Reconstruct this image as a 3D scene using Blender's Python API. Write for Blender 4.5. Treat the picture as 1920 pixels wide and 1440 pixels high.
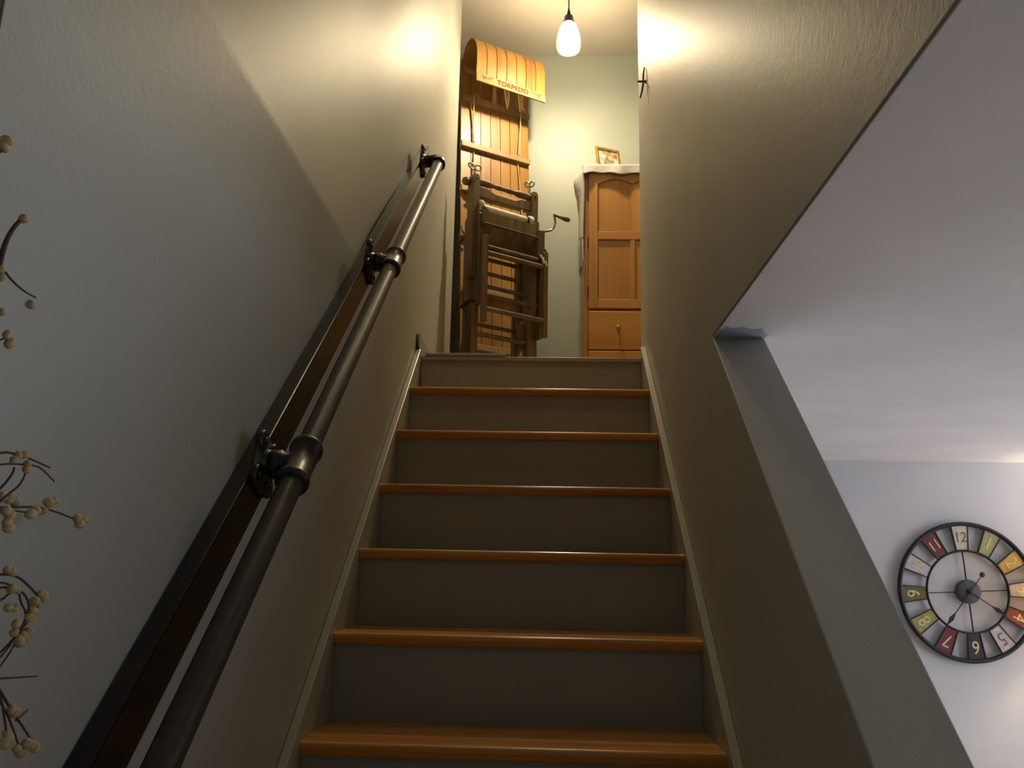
import bpy, bmesh, math, random
from mathutils import Vector as V, Matrix

for o in list(bpy.data.objects):
    bpy.data.objects.remove(o)
sc = bpy.context.scene
col = sc.collection
PI = math.pi
random.seed(7)

# ------------------------------------------------------------------ camera
FPX = 1607.945                      # focal length in pixels of the 1920x1440 frame
PITCH, YAW, ROLL = [math.radians(a) for a in (11.98537733, 2.32805886, 1.17245443)]
CAM = V((.4968198, -1.85415414, 1.56129))
_f = V((-math.sin(YAW)*math.cos(PITCH), math.cos(YAW)*math.cos(PITCH), math.sin(PITCH)))
_r0 = V((math.cos(YAW), math.sin(YAW), 0))
_u0 = _r0.cross(_f)
_r = _r0*math.cos(ROLL) + _u0*math.sin(ROLL)
_u = _u0*math.cos(ROLL) - _r0*math.sin(ROLL)
cam_d = bpy.data.cameras.new('camera')
cam_d.sensor_width = 36
cam_d.lens = FPX/1920*36
cam_d.clip_start = .02
cam = bpy.data.objects.new('camera', cam_d)
col.objects.link(cam)
cam.matrix_world = Matrix(((_r.x, _u.x, -_f.x, CAM.x), (_r.y, _u.y, -_f.y, CAM.y), (_r.z, _u.z, -_f.z, CAM.z), (0, 0, 0, 1)))
sc.camera = cam

# ------------------------------------------------------------------ world, lights, exposure
w = bpy.data.worlds.new('world')
sc.world = w
w.use_nodes = True
w.node_tree.nodes['Background'].inputs[0].default_value = (.55, .68, .9, 1)
w.node_tree.nodes['Background'].inputs[1].default_value = .15
sc.view_settings.view_transform = 'Standard'
sc.view_settings.look = 'None'
sc.view_settings.gamma = 1
sc.view_settings.exposure = 0.08
sc.view_settings.use_curve_mapping = False

# two windows in the side wall of the lower room, daylight coming in through each
WINDOWS = [dict(y0=.3, y1=2.2, z0=.55, z1=2.0, power=58), dict(y0=-2.8, y1=-1.3, z0=.7, z1=2.0, power=10)]
WINX = 4.2
for wi in WINDOWS:
    ld = bpy.data.lights.new('window_daylight', 'AREA')
    ld.shape = 'RECTANGLE'
    ld.size, ld.size_y = wi['z1']-wi['z0'], wi['y1']-wi['y0']
    ld.energy = wi['power']
    ld.color = (.76, .85, 1.0)
    lo = bpy.data.objects.new('window_daylight', ld)
    lo.location = (WINX+.16, (wi['y0']+wi['y1'])/2, (wi['z0']+wi['z1'])/2)
    lo.rotation_euler = (0, PI/2, 0)
    col.objects.link(lo)
PENDANT_W = (72, 9)        # the one over the landing, the one over the flight
FLOORLAMP_W = 20


# pixel helpers: a pixel gives a direction, the plane it lies on gives the distance
def ray(x, y):
    return _f + _r*((x-960)/FPX) - _u*((y-720)/FPX)


def atx(px, py, X):
    d = ray(px, py)
    return CAM + d*((X-CAM.x)/d.x)


def aty(px, py, Y):
    d = ray(px, py)
    return CAM + d*((Y-CAM.y)/d.y)


# ------------------------------------------------------------------ materials
M = {}


def srgb(r, g, b):
    f = lambda c: (c/255)/12.92 if c/255 <= .04045 else ((c/255+.055)/1.055)**2.4
    return (f(r), f(g), f(b), 1)


def newmat(name):
    m = bpy.data.materials.new(name)
    m.use_nodes = True
    nt = m.node_tree
    b = nt.nodes['Principled BSDF']
    M[name] = m
    return m, nt, b


def coords(nt, scale=(1, 1, 1), rot=(0, 0, 0)):
    tc = nt.nodes.new('ShaderNodeTexCoord')
    mp = nt.nodes.new('ShaderNodeMapping')
    mp.inputs['Scale'].default_value = scale
    mp.inputs['Rotation'].default_value = rot
    nt.links.new(tc.outputs['Object'], mp.inputs['Vector'])
    return mp.outputs['Vector']


def noise(nt, vec, scale, detail=4, rough=.55):
    n = nt.nodes.new('ShaderNodeTexNoise')
    n.inputs['Scale'].default_value = scale
    n.inputs['Detail'].default_value = detail
    n.inputs['Roughness'].default_value = rough
    nt.links.new(vec, n.inputs['Vector'])
    return n.outputs['Fac']


def ramp(nt, fac, stops):
    r = nt.nodes.new('ShaderNodeValToRGB')
    e = r.color_ramp.elements
    while len(e) < len(stops):
        e.new(.5)
    for i, (p, c) in enumerate(stops):
        e[i].position = p
        e[i].color = c
    nt.links.new(fac, r.inputs['Fac'])
    return r.outputs['Color']


def bump(nt, b, h, strength, dist):
    n = nt.nodes.new('ShaderNodeBump')
    n.inputs['Strength'].default_value = strength
    n.inputs['Distance'].default_value = dist
    nt.links.new(h, n.inputs['Height'])
    nt.links.new(n.outputs['Normal'], b.inputs['Normal'])
    return n


def mul(nt, a, k):
    n = nt.nodes.new('ShaderNodeMath')
    n.operation = 'MULTIPLY'
    nt.links.new(a, n.inputs[0])
    n.inputs[1].default_value = k
    return n.outputs[0]


def add(nt, a, b_):
    n = nt.nodes.new('ShaderNodeMath')
    n.operation = 'ADD'
    nt.links.new(a, n.inputs[0])
    nt.links.new(b_, n.inputs[1])
    return n.outputs[0]


def paint(name, c, rough=.4, fine=160, coarse=28, strength=.25, dist=.0015, spec=.5, var=.06):
    """Rolled wall paint: flat colour, faint mottling, orange-peel relief."""
    m, nt, b = newmat(name)
    v = coords(nt)
    c0 = tuple(x*(1-var) for x in c[:3])+(1,)
    c1 = tuple(min(1, x*(1+var)) for x in c[:3])+(1,)
    nt.links.new(ramp(nt, noise(nt, v, 2.3), [(.3, c0), (.7, c1)]), b.inputs['Base Color'])
    b.inputs['Roughness'].default_value = rough
    b.inputs['Specular IOR Level'].default_value = spec
    h = add(nt, noise(nt, v, fine, 2), mul(nt, noise(nt, v, coarse, 3), 1.6))
    bump(nt, b, h, strength, dist)
    return m


def wood(name, cs, axis='z', scale=14, rough=.45, stretch=.05, strength=.12, spec=.5, knots=False):
    """Long-grained wood; grain runs along one object axis."""
    m, nt, b = newmat(name)
    s = {'x': (stretch, 1, 1), 'y': (1, stretch, 1), 'z': (1, 1, stretch)}[axis]
    v = coords(nt, s)
    n1 = noise(nt, v, scale, 6, .6)
    n2 = noise(nt, v, scale*7, 3, .6)
    f = add(nt, mul(nt, n1, .8), mul(nt, n2, .2))
    k = len(cs)
    c = ramp(nt, f, [(.32+.36*i/(k-1), cs[i]) for i in range(k)])
    nt.links.new(c, b.inputs['Base Color'])
    b.inputs['Roughness'].default_value = rough
    b.inputs['Specular IOR Level'].default_value = spec
    bump(nt, b, f, strength, .001)
    return m


def plain(name, c, rough=.5, metal=0., spec=.5, nz=40, var=.15, bs=0.):
    m, nt, b = newmat(name)
    v = coords(nt)
    c0 = tuple(x*(1-var) for x in c[:3])+(1,)
    c1 = tuple(min(1, x*(1+var)) for x in c[:3])+(1,)
    f = noise(nt, v, nz)
    nt.links.new(ramp(nt, f, [(.3, c0), (.7, c1)]), b.inputs['Base Color'])
    b.inputs['Roughness'].default_value = rough
    b.inputs['Metallic'].default_value = metal
    b.inputs['Specular IOR Level'].default_value = spec
    if bs:
        bump(nt, b, f, bs, .001)
    return m


WALLC = (.43, .43, .385, 1)
paint('wall_paint', WALLC, rough=.50, strength=.2, dist=.0012, spec=.40, coarse=60)
paint('smear_paint', (.50, .52, .60, 1), rough=.5, strength=.3)
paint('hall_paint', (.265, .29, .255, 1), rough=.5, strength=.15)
paint('trim_paint', (.42, .42, .35, 1), rough=.3, strength=.12, coarse=60)
paint('riser_paint', (.36, .365, .30, 1), rough=.45, strength=.12, coarse=60)
paint('room_paint', (.58, .57, .58, 1), rough=.6, strength=.12)
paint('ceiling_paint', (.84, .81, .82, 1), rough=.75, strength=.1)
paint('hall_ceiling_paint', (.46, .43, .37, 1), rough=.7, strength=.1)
wood('tread_wood', [srgb(152, 94, 38), srgb(206, 142, 64), srgb(220, 158, 80)], 'x', 16, rough=.24, spec=.6)
wood('floor_wood', [srgb(178, 152, 122), srgb(206, 182, 152), srgb(216, 194, 166)], 'y', 8, rough=.35)
wood('board_wood', [srgb(13, 10, 7), srgb(22, 17, 12), srgb(30, 23, 16)], 'y', 12, rough=.26, spec=.6)
wood('toboggan_wood', [srgb(116, 76, 34), srgb(146, 106, 50), srgb(158, 120, 62)], 'z', 9, rough=.38)
wood('toboggan_bar_wood', [srgb(112, 84, 52), srgb(146, 116, 76), srgb(162, 132, 94)], 'x', 9, rough=.5)
wood('curl_wood', [srgb(120, 98, 60), srgb(138, 116, 78), srgb(148, 128, 92)], 'z', 6, rough=.75, stretch=.3, spec=.15)
wood('bench_wood', [srgb(62, 45, 27), srgb(106, 82, 52), srgb(134, 108, 74)], 'z', 18, rough=.6)
wood('bench_rung_wood', [srgb(70, 52, 34), srgb(108, 82, 55), srgb(130, 104, 74)], 'x', 14, rough=.6, stretch=.15)
wood('pine_wood', [srgb(146, 96, 44), srgb(176, 124, 62), srgb(188, 140, 76)], 'z', 7, rough=.36)
wood('pine_wood_across', [srgb(150, 100, 46), srgb(180, 128, 64), srgb(190, 142, 78)], 'x', 7, rough=.36)
plain('black_iron', (.018, .017, .015, 1), rough=.36, spec=.6, nz=80, bs=.1)
plain('dark_steel', (.05, .048, .045, 1), rough=.34, metal=.7, nz=60)
plain('grey_pipe', (.05, .046, .039, 1), rough=.40, metal=.25, nz=60)
plain('brass_grey', (.35, .31, .24, 1), rough=.35, metal=.8)
plain('rubber_white', (.62, .58, .48, 1), rough=.6)
plain('rope_cotton', (.42, .32, .2, 1), rough=.9, nz=300, bs=.4)
plain('cord_white', (.75, .68, .55, 1), rough=.8)
plain('black_cord', (.02, .018, .015, 1), rough=.6)
plain('lace_cloth', (.44, .41, .40, 1), rough=.7, nz=180, var=.2, bs=.3)
plain('gold_frame', (.45, .31, .08, 1), rough=.3, metal=.6)
plain('twig_bark', (.075, .046, .032, 1), rough=.85, nz=120)
plain('berry_cream', (.50, .37, .17, 1), rough=.55, nz=60, var=.3)
plain('clock_iron', (.022, .020, .022, 1), rough=.4, metal=.3)
plain('hub_grey', (.075, .078, .10, 1), rough=.45, metal=.2)
plain('clock_gold', (.75, .60, .28, 1), rough=.3, metal=.4)
plain('clock_ink', (.16, .13, .10, 1), rough=.6)
plain('lettering_red', srgb(130, 22, 14), rough=.8, spec=.1)
m = plain('lampshade_linen', (.75, .66, .5, 1), rough=.8)
nt = m.node_tree
tl = nt.nodes.new('ShaderNodeBsdfTranslucent')
tl.inputs[0].default_value = (.8, .68, .48, 1)
mx = nt.nodes.new('ShaderNodeMixShader')
mx.inputs[0].default_value = .5
nt.links.new(nt.nodes['Principled BSDF'].outputs[0], mx.inputs[1])
nt.links.new(tl.outputs[0], mx.inputs[2])
nt.links.new(mx.outputs[0], nt.nodes['Material Output'].inputs[0])
plain('frame_white', (.7, .7, .7, 1), rough=.4)

# picture print: faint pale figures
m, nt, b = newmat('photo_print')
nt.links.new(ramp(nt, noise(nt, coords(nt), 30, 3), [(.35, (.16, .11, .07, 1)), (.5, (.42, .33, .22, 1)), (.65, (.78, .72, .62, 1))]), b.inputs['Base Color'])
b.inputs['Roughness'].default_value = .3
# frosted lamp glass and bulb
m, nt, b = newmat('frosted_glass')
out = nt.nodes['Material Output']
tr = nt.nodes.new('ShaderNodeBsdfTransparent')
tl = nt.nodes.new('ShaderNodeBsdfTranslucent')
em = nt.nodes.new('ShaderNodeEmission')
em.inputs[0].default_value = (1, .86, .62, 1)
em.inputs[1].default_value = .9
tl.inputs[0].default_value = (.95, .92, .85, 1)
mx = nt.nodes.new('ShaderNodeMixShader')
mx.inputs[0].default_value = .5
nt.links.new(tr.outputs[0], mx.inputs[1])
nt.links.new(tl.outputs[0], mx.inputs[2])
ad = nt.nodes.new('ShaderNodeAddShader')
nt.links.new(mx.outputs[0], ad.inputs[0])
nt.links.new(em.outputs[0], ad.inputs[1])
nt.links.new(ad.outputs[0], out.inputs[0])
m, nt, b = newmat('clear_glass')
out = nt.nodes['Material Output']
tr = nt.nodes.new('ShaderNodeBsdfTransparent')
gl = nt.nodes.new('ShaderNodeBsdfGlossy')
gl.inputs['Roughness'].default_value = .15
lw = nt.nodes.new('ShaderNodeLayerWeight')
lw.inputs[0].default_value = .35
mx = nt.nodes.new('ShaderNodeMixShader')
nt.links.new(lw.outputs['Facing'], mx.inputs[0])
nt.links.new(tr.outputs[0], mx.inputs[1])
nt.links.new(gl.outputs[0], mx.inputs[2])
nt.links.new(mx.outputs[0], out.inputs[0])
m, nt, b = newmat('bulb_glow')
b.inputs['Emission Color'].default_value = (1, .82, .55, 1)
b.inputs['Emission Strength'].default_value = 30
b.inputs['Base Color'].default_value = (1, .9, .7, 1)
m, nt, b = newmat('window_glass')
out = nt.nodes['Material Output']
tr = nt.nodes.new('ShaderNodeBsdfTransparent')
gl = nt.nodes.new('ShaderNodeBsdfGlossy')
gl.inputs['Roughness'].default_value = .05
mx = nt.nodes.new('ShaderNodeMixShader')
mx.inputs[0].default_value = .06
nt.links.new(tr.outputs[0], mx.inputs[1])
nt.links.new(gl.outputs[0], mx.inputs[2])
nt.links.new(mx.outputs[0], out.inputs[0])


# ------------------------------------------------------------------ mesh helpers
class MB:
    """Collects shapes in world coordinates, then becomes one mesh object."""

    def __init__(s):
        s.v, s.f, s.sm = [], [], []

    def poly(s, pts, faces, smooth=False):
        k = len(s.v)
        s.v += [V(p) for p in pts]
        s.f += [tuple(i+k for i in f) for f in faces]
        s.sm += [smooth]*len(faces)
        return s

    def box(s, lo, hi, ax=None, org=(0, 0, 0)):
        """Box lo..hi measured along axes ax (default world) from org."""
        ax = ax or (V((1, 0, 0)), V((0, 1, 0)), V((0, 0, 1)))
        org = V(org)
        P = [org + ax[0]*x + ax[1]*y + ax[2]*z for x in (lo[0], hi[0]) for y in (lo[1], hi[1]) for z in (lo[2], hi[2])]
        F = [(0, 1, 3, 2), (4, 6, 7, 5), (0, 4, 5, 1), (2, 3, 7, 6), (0, 2, 6, 4), (1, 5, 7, 3)]
        if ax[0].cross(ax[1]).dot(ax[2]) < 0:
            F = [f[::-1] for f in F]
        return s.poly(P, F)

    def tube(s, pts, r, n=10, caps=True, smooth=True):
        pts = [V(p) for p in pts]
        rs = r if isinstance(r, (list, tuple)) else [r]*len(pts)
        rings, prev = [], None
        for i, p in enumerate(pts):
            t = (pts[min(i+1, len(pts)-1)]-pts[max(i-1, 0)]).normalized()
            if prev is None:
                a = V((0, 0, 1)) if abs(t.z) < .9 else V((1, 0, 0))
                prev = t.cross(a).normalized()
            x = (prev - t*prev.dot(t)).normalized()
            prev = x
            y = t.cross(x)
            rings.append([p + (x*math.cos(2*PI*k/n) + y*math.sin(2*PI*k/n))*rs[i] for k in range(n)])
        k0 = len(s.v)
        P = [q for g in rings for q in g]
        F = [(i*n+k, i*n+(k+1) % n, (i+1)*n+(k+1) % n, (i+1)*n+k) for i in range(len(pts)-1) for k in range(n)]
        s.poly(P, F, smooth)
        if caps:
            s.poly(rings[0], [tuple(range(n))[::-1]])
            s.poly(rings[-1], [tuple(range(n))])
        return s

    def lathe(s, prof, c, axis=(0, 0, 1), n=24, smooth=True):
        """prof: (radius, distance along axis) pairs."""
        axis = V(axis).normalized()
        a = V((0, 0, 1)) if abs(axis.z) < .9 else V((1, 0, 0))
        x = axis.cross(a).normalized()
        y = axis.cross(x)
        c = V(c)
        P = [c + axis*h + (x*math.cos(2*PI*k/n)+y*math.sin(2*PI*k/n))*r for r, h in prof for k in range(n)]
        F = [(i*n+k, i*n+(k+1) % n, (i+1)*n+(k+1) % n, (i+1)*n+k) for i in range(len(prof)-1) for k in range(n)]
        return s.poly(P, F, smooth)

    def prism(s, outline, d, smooth=False):
        """Outline points (world) pushed along vector d."""
        d = V(d)
        n = len(outline)
        A = [V(p) for p in outline]
        F = [tuple(range(n))[::-1], tuple(range(n, 2*n))] + [(i, (i+1) % n, n+(i+1) % n, n+i) for i in range(n)]
        return s.poly(A + [p+d for p in A], F, smooth)

    def sheet(s, pts2d, th, smooth=False):
        """A strip given as a list of rows (world points), thickened by th along face normals."""
        R, Cn = len(pts2d), len(pts2d[0])
        g = [[V(p) for p in r] for r in pts2d]
        nrm = []
        for i in range(R):
            row = []
            for j in range(Cn):
                a = g[min(i+1, R-1)][j]-g[max(i-1, 0)][j]
                b_ = g[i][min(j+1, Cn-1)]-g[i][max(j-1, 0)]
                row.append(a.cross(b_).normalized())
            nrm.append(row)
        P = [p for r in g for p in r] + [g[i][j]-nrm[i][j]*th for i in range(R) for j in range(Cn)]
        N = R*Cn
        F = []
        for i in range(R-1):
            for j in range(Cn-1):
                q = (i*Cn+j, (i+1)*Cn+j, (i+1)*Cn+j+1, i*Cn+j+1)
                F += [q, tuple(N+k for k in q[::-1])]
        for i in range(R-1):
            for j in (0, Cn-1):
                q = (i*Cn+j, (i+1)*Cn+j, N+(i+1)*Cn+j, N+i*Cn+j)
                F.append(q if j else q[::-1])
        for j in range(Cn-1):
            for i in (0, R-1):
                q = (i*Cn+j, i*Cn+j+1, N+i*Cn+j+1, N+i*Cn+j)
                F.append(q if not i else q[::-1])
        return s.poly(P, F, smooth)

    def build(s, name, mat, parent=None, bevel=0, seg=2, root=None):
        off = V((0, 0, 0))
        if parent is not None:
            q = parent
            while q.parent:
                q = q.parent
            off = q.location.copy()
        else:
            xs, ys, zs = zip(*[tuple(p) for p in s.v])
            off = V(((min(xs)+max(xs))/2, (min(ys)+max(ys))/2, min(zs)))
        me = bpy.data.meshes.new(name)
        me.from_pydata([p-off for p in s.v], [], s.f)
        me.polygons.foreach_set('use_smooth', s.sm)
        me.materials.append(M[mat])
        bm = bmesh.new()
        bm.from_mesh(me)
        bmesh.ops.recalc_face_normals(bm, faces=bm.faces)
        bm.to_mesh(me)
        bm.free()
        me.update()
        o = bpy.data.objects.new(name, me)
        col.objects.link(o)
        if parent is not None:
            o.parent = parent
        else:
            o.location = off
        if bevel:
            b = o.modifiers.new('bevel', 'BEVEL')
            b.width = bevel
            b.segments = seg
            b.limit_method = 'ANGLE'
        return o


def thing(name, loc, label, cat, group=None):
    o = bpy.data.objects.new(name, None)
    o.empty_display_size = .1
    o.location = loc
    col.objects.link(o)
    return tag(o, label, cat, group)


def tag(o, label, cat, group=None):
    o['label'] = label
    o['category'] = cat
    if group:
        o['group'] = group
    return o


def struct(name, mb, mat, label=None, parent=None, **k):
    o = mb.build(name, mat, parent, **k)
    if parent is None:
        o['kind'] = 'structure'
        if label:
            o['label'] = label
            o['category'] = name.split('_')[0]
    return o


def text_mesh(txt, size, bold=0., extrude=.0006):
    c = bpy.data.curves.new('t', 'FONT')
    c.body = txt
    c.size = size
    c.extrude = extrude
    c.offset = size*bold
    c.align_x = 'CENTER'
    c.align_y = 'CENTER'
    c.resolution_u = 4
    o = bpy.data.objects.new('t', c)
    col.objects.link(o)
    bpy.context.view_layer.update()
    me = bpy.data.meshes.new_from_object(o.evaluated_get(bpy.context.evaluated_depsgraph_get()))
    bpy.data.objects.remove(o)
    return me


def place_text(txt, size, org, ax, mat, parent, name, sx=1.0, label=None, bold=0.):
    """Lettering as thin solid glyphs: org in world, ax = (right, up, out)."""
    me = text_mesh(txt, size, bold)
    q = parent
    while q.parent:
        q = q.parent
    R = Matrix((ax[0]*sx, ax[1], ax[2])).transposed().to_4x4()
    me.transform(Matrix.Translation(V(org)-q.location) @ R)
    me.materials.clear()
    me.materials.append(M[mat])
    o = bpy.data.objects.new(name, me)
    col.objects.link(o)
    o.parent = parent
    if label:
        o['label'] = label
    return o


# ------------------------------------------------------------------ dimensions
XL, XR = -.02, .889          # faces of the two stair walls
WT = .12                     # right wall thickness
W = .869                     # tread length
RUN, RISE = .239, .2
LAND = 2.37                  # landing level
LY = 6*RUN                   # landing edge
ZC = 2.1                     # ceiling of the lower room
HC = 4.77                    # ceiling of the upper hall
YB = 3.09                    # back wall of the hall
YC = 2.374                   # clock wall
YE = 1.6                     # end of the right wall
ROOMX = WINX
YR = -3.6                    # rear wall behind the camera

# ------------------------------------------------------------------ structure
# left wall: one plastered run with a slight swelling at the upper floor line and a rounded end
def lx(z, y=-1.):
    """Left wall face: a slight swelling along the upper floor line that dies out up the stairs."""
    k = max(0, min(1, (.95-y)/.7))
    k = k*k*(3-2*k)*.034
    if z <= LAND:
        return XL
    t = min(1, (z-LAND)/.7)
    return XL - k*(1-(1-t)**2)


zs = [0, 1.2, 2.2, LAND-.05, LAND-.012, LAND, LAND+.012, LAND+.035] + [LAND+.7*i/10 for i in range(1, 11)] + [3.5, HC]
rows = []
ye = 2.59
for z in zs:
    r = [(lx(z, y), y, z) for y in (YR, -2.4, -1.2, 0, .25, .4, .55, .7, .85, .95, 1.2, ye-.02)]
    x = XL
    r += [(x-.02*(1-math.cos(a)), ye-.02+.02*math.sin(a), z) for a in [PI/2*i/5 for i in range(1, 6)]]
    r += [(-.075, ye, z), (-.075, YB+.001, z)]
    rows.append(r)
mb = MB()
mb.sheet(rows, -.09, True)
wl = struct('wall_left', mb, 'wall_paint', 'grey green stair wall on the left behind the handrail')
for p_ in wl.data.polygons:
    p_.use_smooth = True
es = wl.modifiers.new('split', 'EDGE_SPLIT')
es.split_angle = math.radians(40)

# right wall: solid above the lower ceiling and behind it, sloped half wall in front
KS = .872
ky0, kz0 = .127, ZC+.004


def knee(y):
    return kz0 + (y-ky0)*KS


mb = MB()
mb.prism([(XR, YE, 0), (XR, YE, HC), (XR, -1.4, HC), (XR, -1.4, ZC+.004), (XR, ky0, kz0), (XR, -1.22, knee(-1.22)), (XR, -1.22, 0)], (WT, 0, 0))
wr_ = struct('wall_right', mb, 'wall_paint', 'grey green stair wall on the right with sloped half wall', bevel=.003, seg=2)

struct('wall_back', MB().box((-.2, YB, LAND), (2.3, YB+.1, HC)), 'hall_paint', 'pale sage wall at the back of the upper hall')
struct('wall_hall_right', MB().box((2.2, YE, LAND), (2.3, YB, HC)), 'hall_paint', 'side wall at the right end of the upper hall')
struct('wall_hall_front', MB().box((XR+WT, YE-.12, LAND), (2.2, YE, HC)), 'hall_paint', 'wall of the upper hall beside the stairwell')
struct('wall_stairwell_front', MB().box((-.12, -1.5, ZC+.1), (XR+WT, -1.4, HC)), 'wall_paint', 'upper wall over the foot of the stairs')
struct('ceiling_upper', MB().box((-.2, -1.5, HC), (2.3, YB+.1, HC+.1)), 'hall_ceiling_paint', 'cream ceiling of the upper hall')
struct('ceiling_lower', MB().box((XR+.002, -1.4, ZC), (XR+WT, YC, ZC+.003)).box((XR+WT, -1.4, ZC), (ROOMX, YC, ZC+.1)).box((-.1, YR, ZC), (ROOMX, -1.4, ZC+.1)), 'ceiling_paint', 'white ceiling of the lower room')
ov = [(.892, .138), (.892, .075), (.905, .028), (.918, .045), (.94, .03), (.965, .05), (.985, .038), (1.0, .075), (1.012, .09), (1.012, .138)]
MB().prism([(a, b_, ZC+.001) for a, b_ in ov], (0, 0, -.0014)).build('paint_smear', 'smear_paint', bpy.data.objects['ceiling_lower'])
struct('floor_landing', MB().box((-.08, LY+.03, LAND-.24), (XR-.001, YB, LAND)).box((XR-.001, YE, LAND-.24), (2.2, YB, LAND)), 'floor_wood', 'wooden floor of the upper landing')
struct('floor', MB().box((-.1, YR, -.1), (ROOMX+.1, YC+.1, 0)), 'floor_wood', 'wooden floor of the lower room')
struct('wall_clock_side', MB().box((XR+WT, YC, 0), (ROOMX, YC+.1, ZC)), 'room_paint', 'pale lilac wall of the lower room behind the clock')
struct('wall_rear', MB().box((-.1, YR-.1, 0), (ROOMX, YR, ZC)), 'wall_paint', 'wall of the lower room behind the viewer')
mb = MB()
ya_ = YR
for wi in sorted(WINDOWS, key=lambda q: q['y0']):
    mb.box((ROOMX, ya_, 0), (ROOMX+.12, wi['y0'], ZC))
    mb.box((ROOMX, wi['y0'], 0), (ROOMX+.12, wi['y1'], wi['z0'])).box((ROOMX, wi['y0'], wi['z1']), (ROOMX+.12, wi['y1'], ZC))
    ya_ = wi['y1']
mb.box((ROOMX, ya_, 0), (ROOMX+.12, YC+.1, ZC))
struct('wall_room_right', mb, 'room_paint', 'window wall of the lower room')
for k_, wi in enumerate(WINDOWS):
    y0, y1, z0, z1 = wi['y0'], wi['y1'], wi['z0'], wi['z1']
    wn = MB().box((ROOMX-.015, y0-.06, z0-.06), (ROOMX, y0, z1+.06)).box((ROOMX-.015, y1, z0-.06), (ROOMX, y1+.06, z1+.06))
    wn.box((ROOMX-.015, y0, z1), (ROOMX, y1, z1+.06)).box((ROOMX-.03, y0-.06, z0-.06), (ROOMX, y1+.06, z0))
    ym = (y0+y1)/2
    wn.box((ROOMX+.04, ym-.025, z0), (ROOMX+.08, ym+.025, z1)).box((ROOMX+.04, y0, z0), (ROOMX+.08, y0+.04, z1)).box((ROOMX+.04, y1-.04, z0), (ROOMX+.08, y1, z1))
    wo = struct('window_%d' % (k_+1), wn, 'frame_white', ['white framed window of the lower room near the clock wall', 'white framed window of the lower room behind the viewer'][k_])
    for a, b_ in ((y0+.04, ym-.025), (ym+.025, y1-.04)):
        MB().box((ROOMX+.058, a, z0), (ROOMX+.062, b_, z1)).build('pane', 'window_glass', wo)

# baseboard on the landing along the left wall, its front end bare and dark
mb = MB().box((XL, LY-.015, LAND), (XL+.014, ye, LAND+.085))
bb = struct('baseboard_left', mb, 'trim_paint', 'painted baseboard along the landing at the left wall')
MB().prism([(XL+.001, LY-.0155, LAND+.002), (XL+.015, LY-.0155, LAND+.006), (XL+.004, LY-.0155, LAND+.088)], (0, -.004, 0)).build('end_grain', 'black_iron', bb)

# ------------------------------------------------------------------ staircase
st = thing('staircase', (W/2, LY/2, 0), 'straight staircase with varnished wooden treads and grey green risers between painted skirt boards', 'stairs')
tz = {6: 1.2, 7: 1.4, 8: 1.601, 9: 1.798, 10: 2.0, 11: 2.197}
OH = .022
TT = .027
for k in range(1, 12):
    z = tz.get(k, k*RISE)
    y = (k-6)*RUN
    n = 8
    prof = []
    r = TT/2*.9
    # rounded nosing
    prof = [(y+RUN+OH+.006, z), (y+r, z)] + [(y+r-r*math.sin(a), z-r+r*math.cos(a)) for a in [PI*i/n*.5 for i in range(1, n+1)]]
    prof += [(y+.004, z-TT+.004), (y+.008, z-TT), (y+RUN+OH+.006, z-TT)]
    MB().prism([(.0005, a, b_) for a, b_ in prof], (W-.001, 0, 0)).build('tread', 'tread_wood', st)
for k in range(1, 13):
    ztop = (tz.get(k, k*RISE)-TT) if k < 12 else LAND-.016
    zbot = tz.get(k-1, (k-1)*RISE) if k > 1 else 0
    y = (k-6)*RUN + (OH if k < 12 else .012)
    MB().box((.001, y, zbot), (W-.001, y+.018, ztop)).build('riser', 'riser_paint', st)
# landing nosing, with a loose strip lying on its left half
MB().box((0, LY, LAND-.016), (W, LY+.05, LAND+.0005)).build('landing_edge', 'trim_paint', st, bevel=.004, seg=3)
MB().box((.015, LY-.004, LAND+.0005), (.335, LY+.05, LAND+.013)).build('edge_strip', 'trim_paint', st, bevel=.004, seg=3)


def sk(y):       # top of the skirt boards over the nosing line
    t = (y+1.2)/(LY+1.2)
    return 1.2 + y*RISE/RUN + .062*(1-t) + .006*t


for xa, xb, e in ((XL+.001, 0, LY-.015), (W, XR, LY+.02)):
    ys_ = [-1.26, -.6, 0, .7, e]
    top = [(xa, y, sk(y)) for y in ys_]
    bot = [(xa, e, sk(e)-.5), (xa, -.55, 0), (xa, -1.26, 0)]
    MB().prism(top+bot, (xb-xa-.0003 if xa > .5 else xb-xa, 0, 0)).build('skirt_board', 'trim_paint', st, bevel=.002)

# ------------------------------------------------------------------ handrail
RS = .85
hr = thing('handrail', (.03, -.2, 1.7), 'black pipe handrail on a dark wooden backing board along the left wall', 'handrail')
by = lambda y: 2.090 + RS*y
mb = MB()
B0, B1 = -1.04, 1.325
pr = [(XL+.0, B0, by(B0)), (XL+.0, B1, by(B1)), (XL+.0, B1+.035, by(B1)-.096+.03), (XL, B0+.035, by(B0)-.096+.03)]
mb.prism([(XL+.0005, a, b_) for _, a, b_ in pr], (.031, 0, 0))
MBb = mb.build('backing_board', 'board_wood', hr, bevel=.003, seg=2)
px_ = .078
pz = lambda y: 2.072 + .8565*y
pd = V((0, 1, .8565)).normalized()
P0, P1 = V((px_, -1.0, pz(-1.0))), V((px_, 1.165, pz(1.165)))
PR = .0205
MB().tube([P0, P1], PR, 20).build('pipe', 'grey_pipe', hr)
bx1 = XL+.0315


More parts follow.
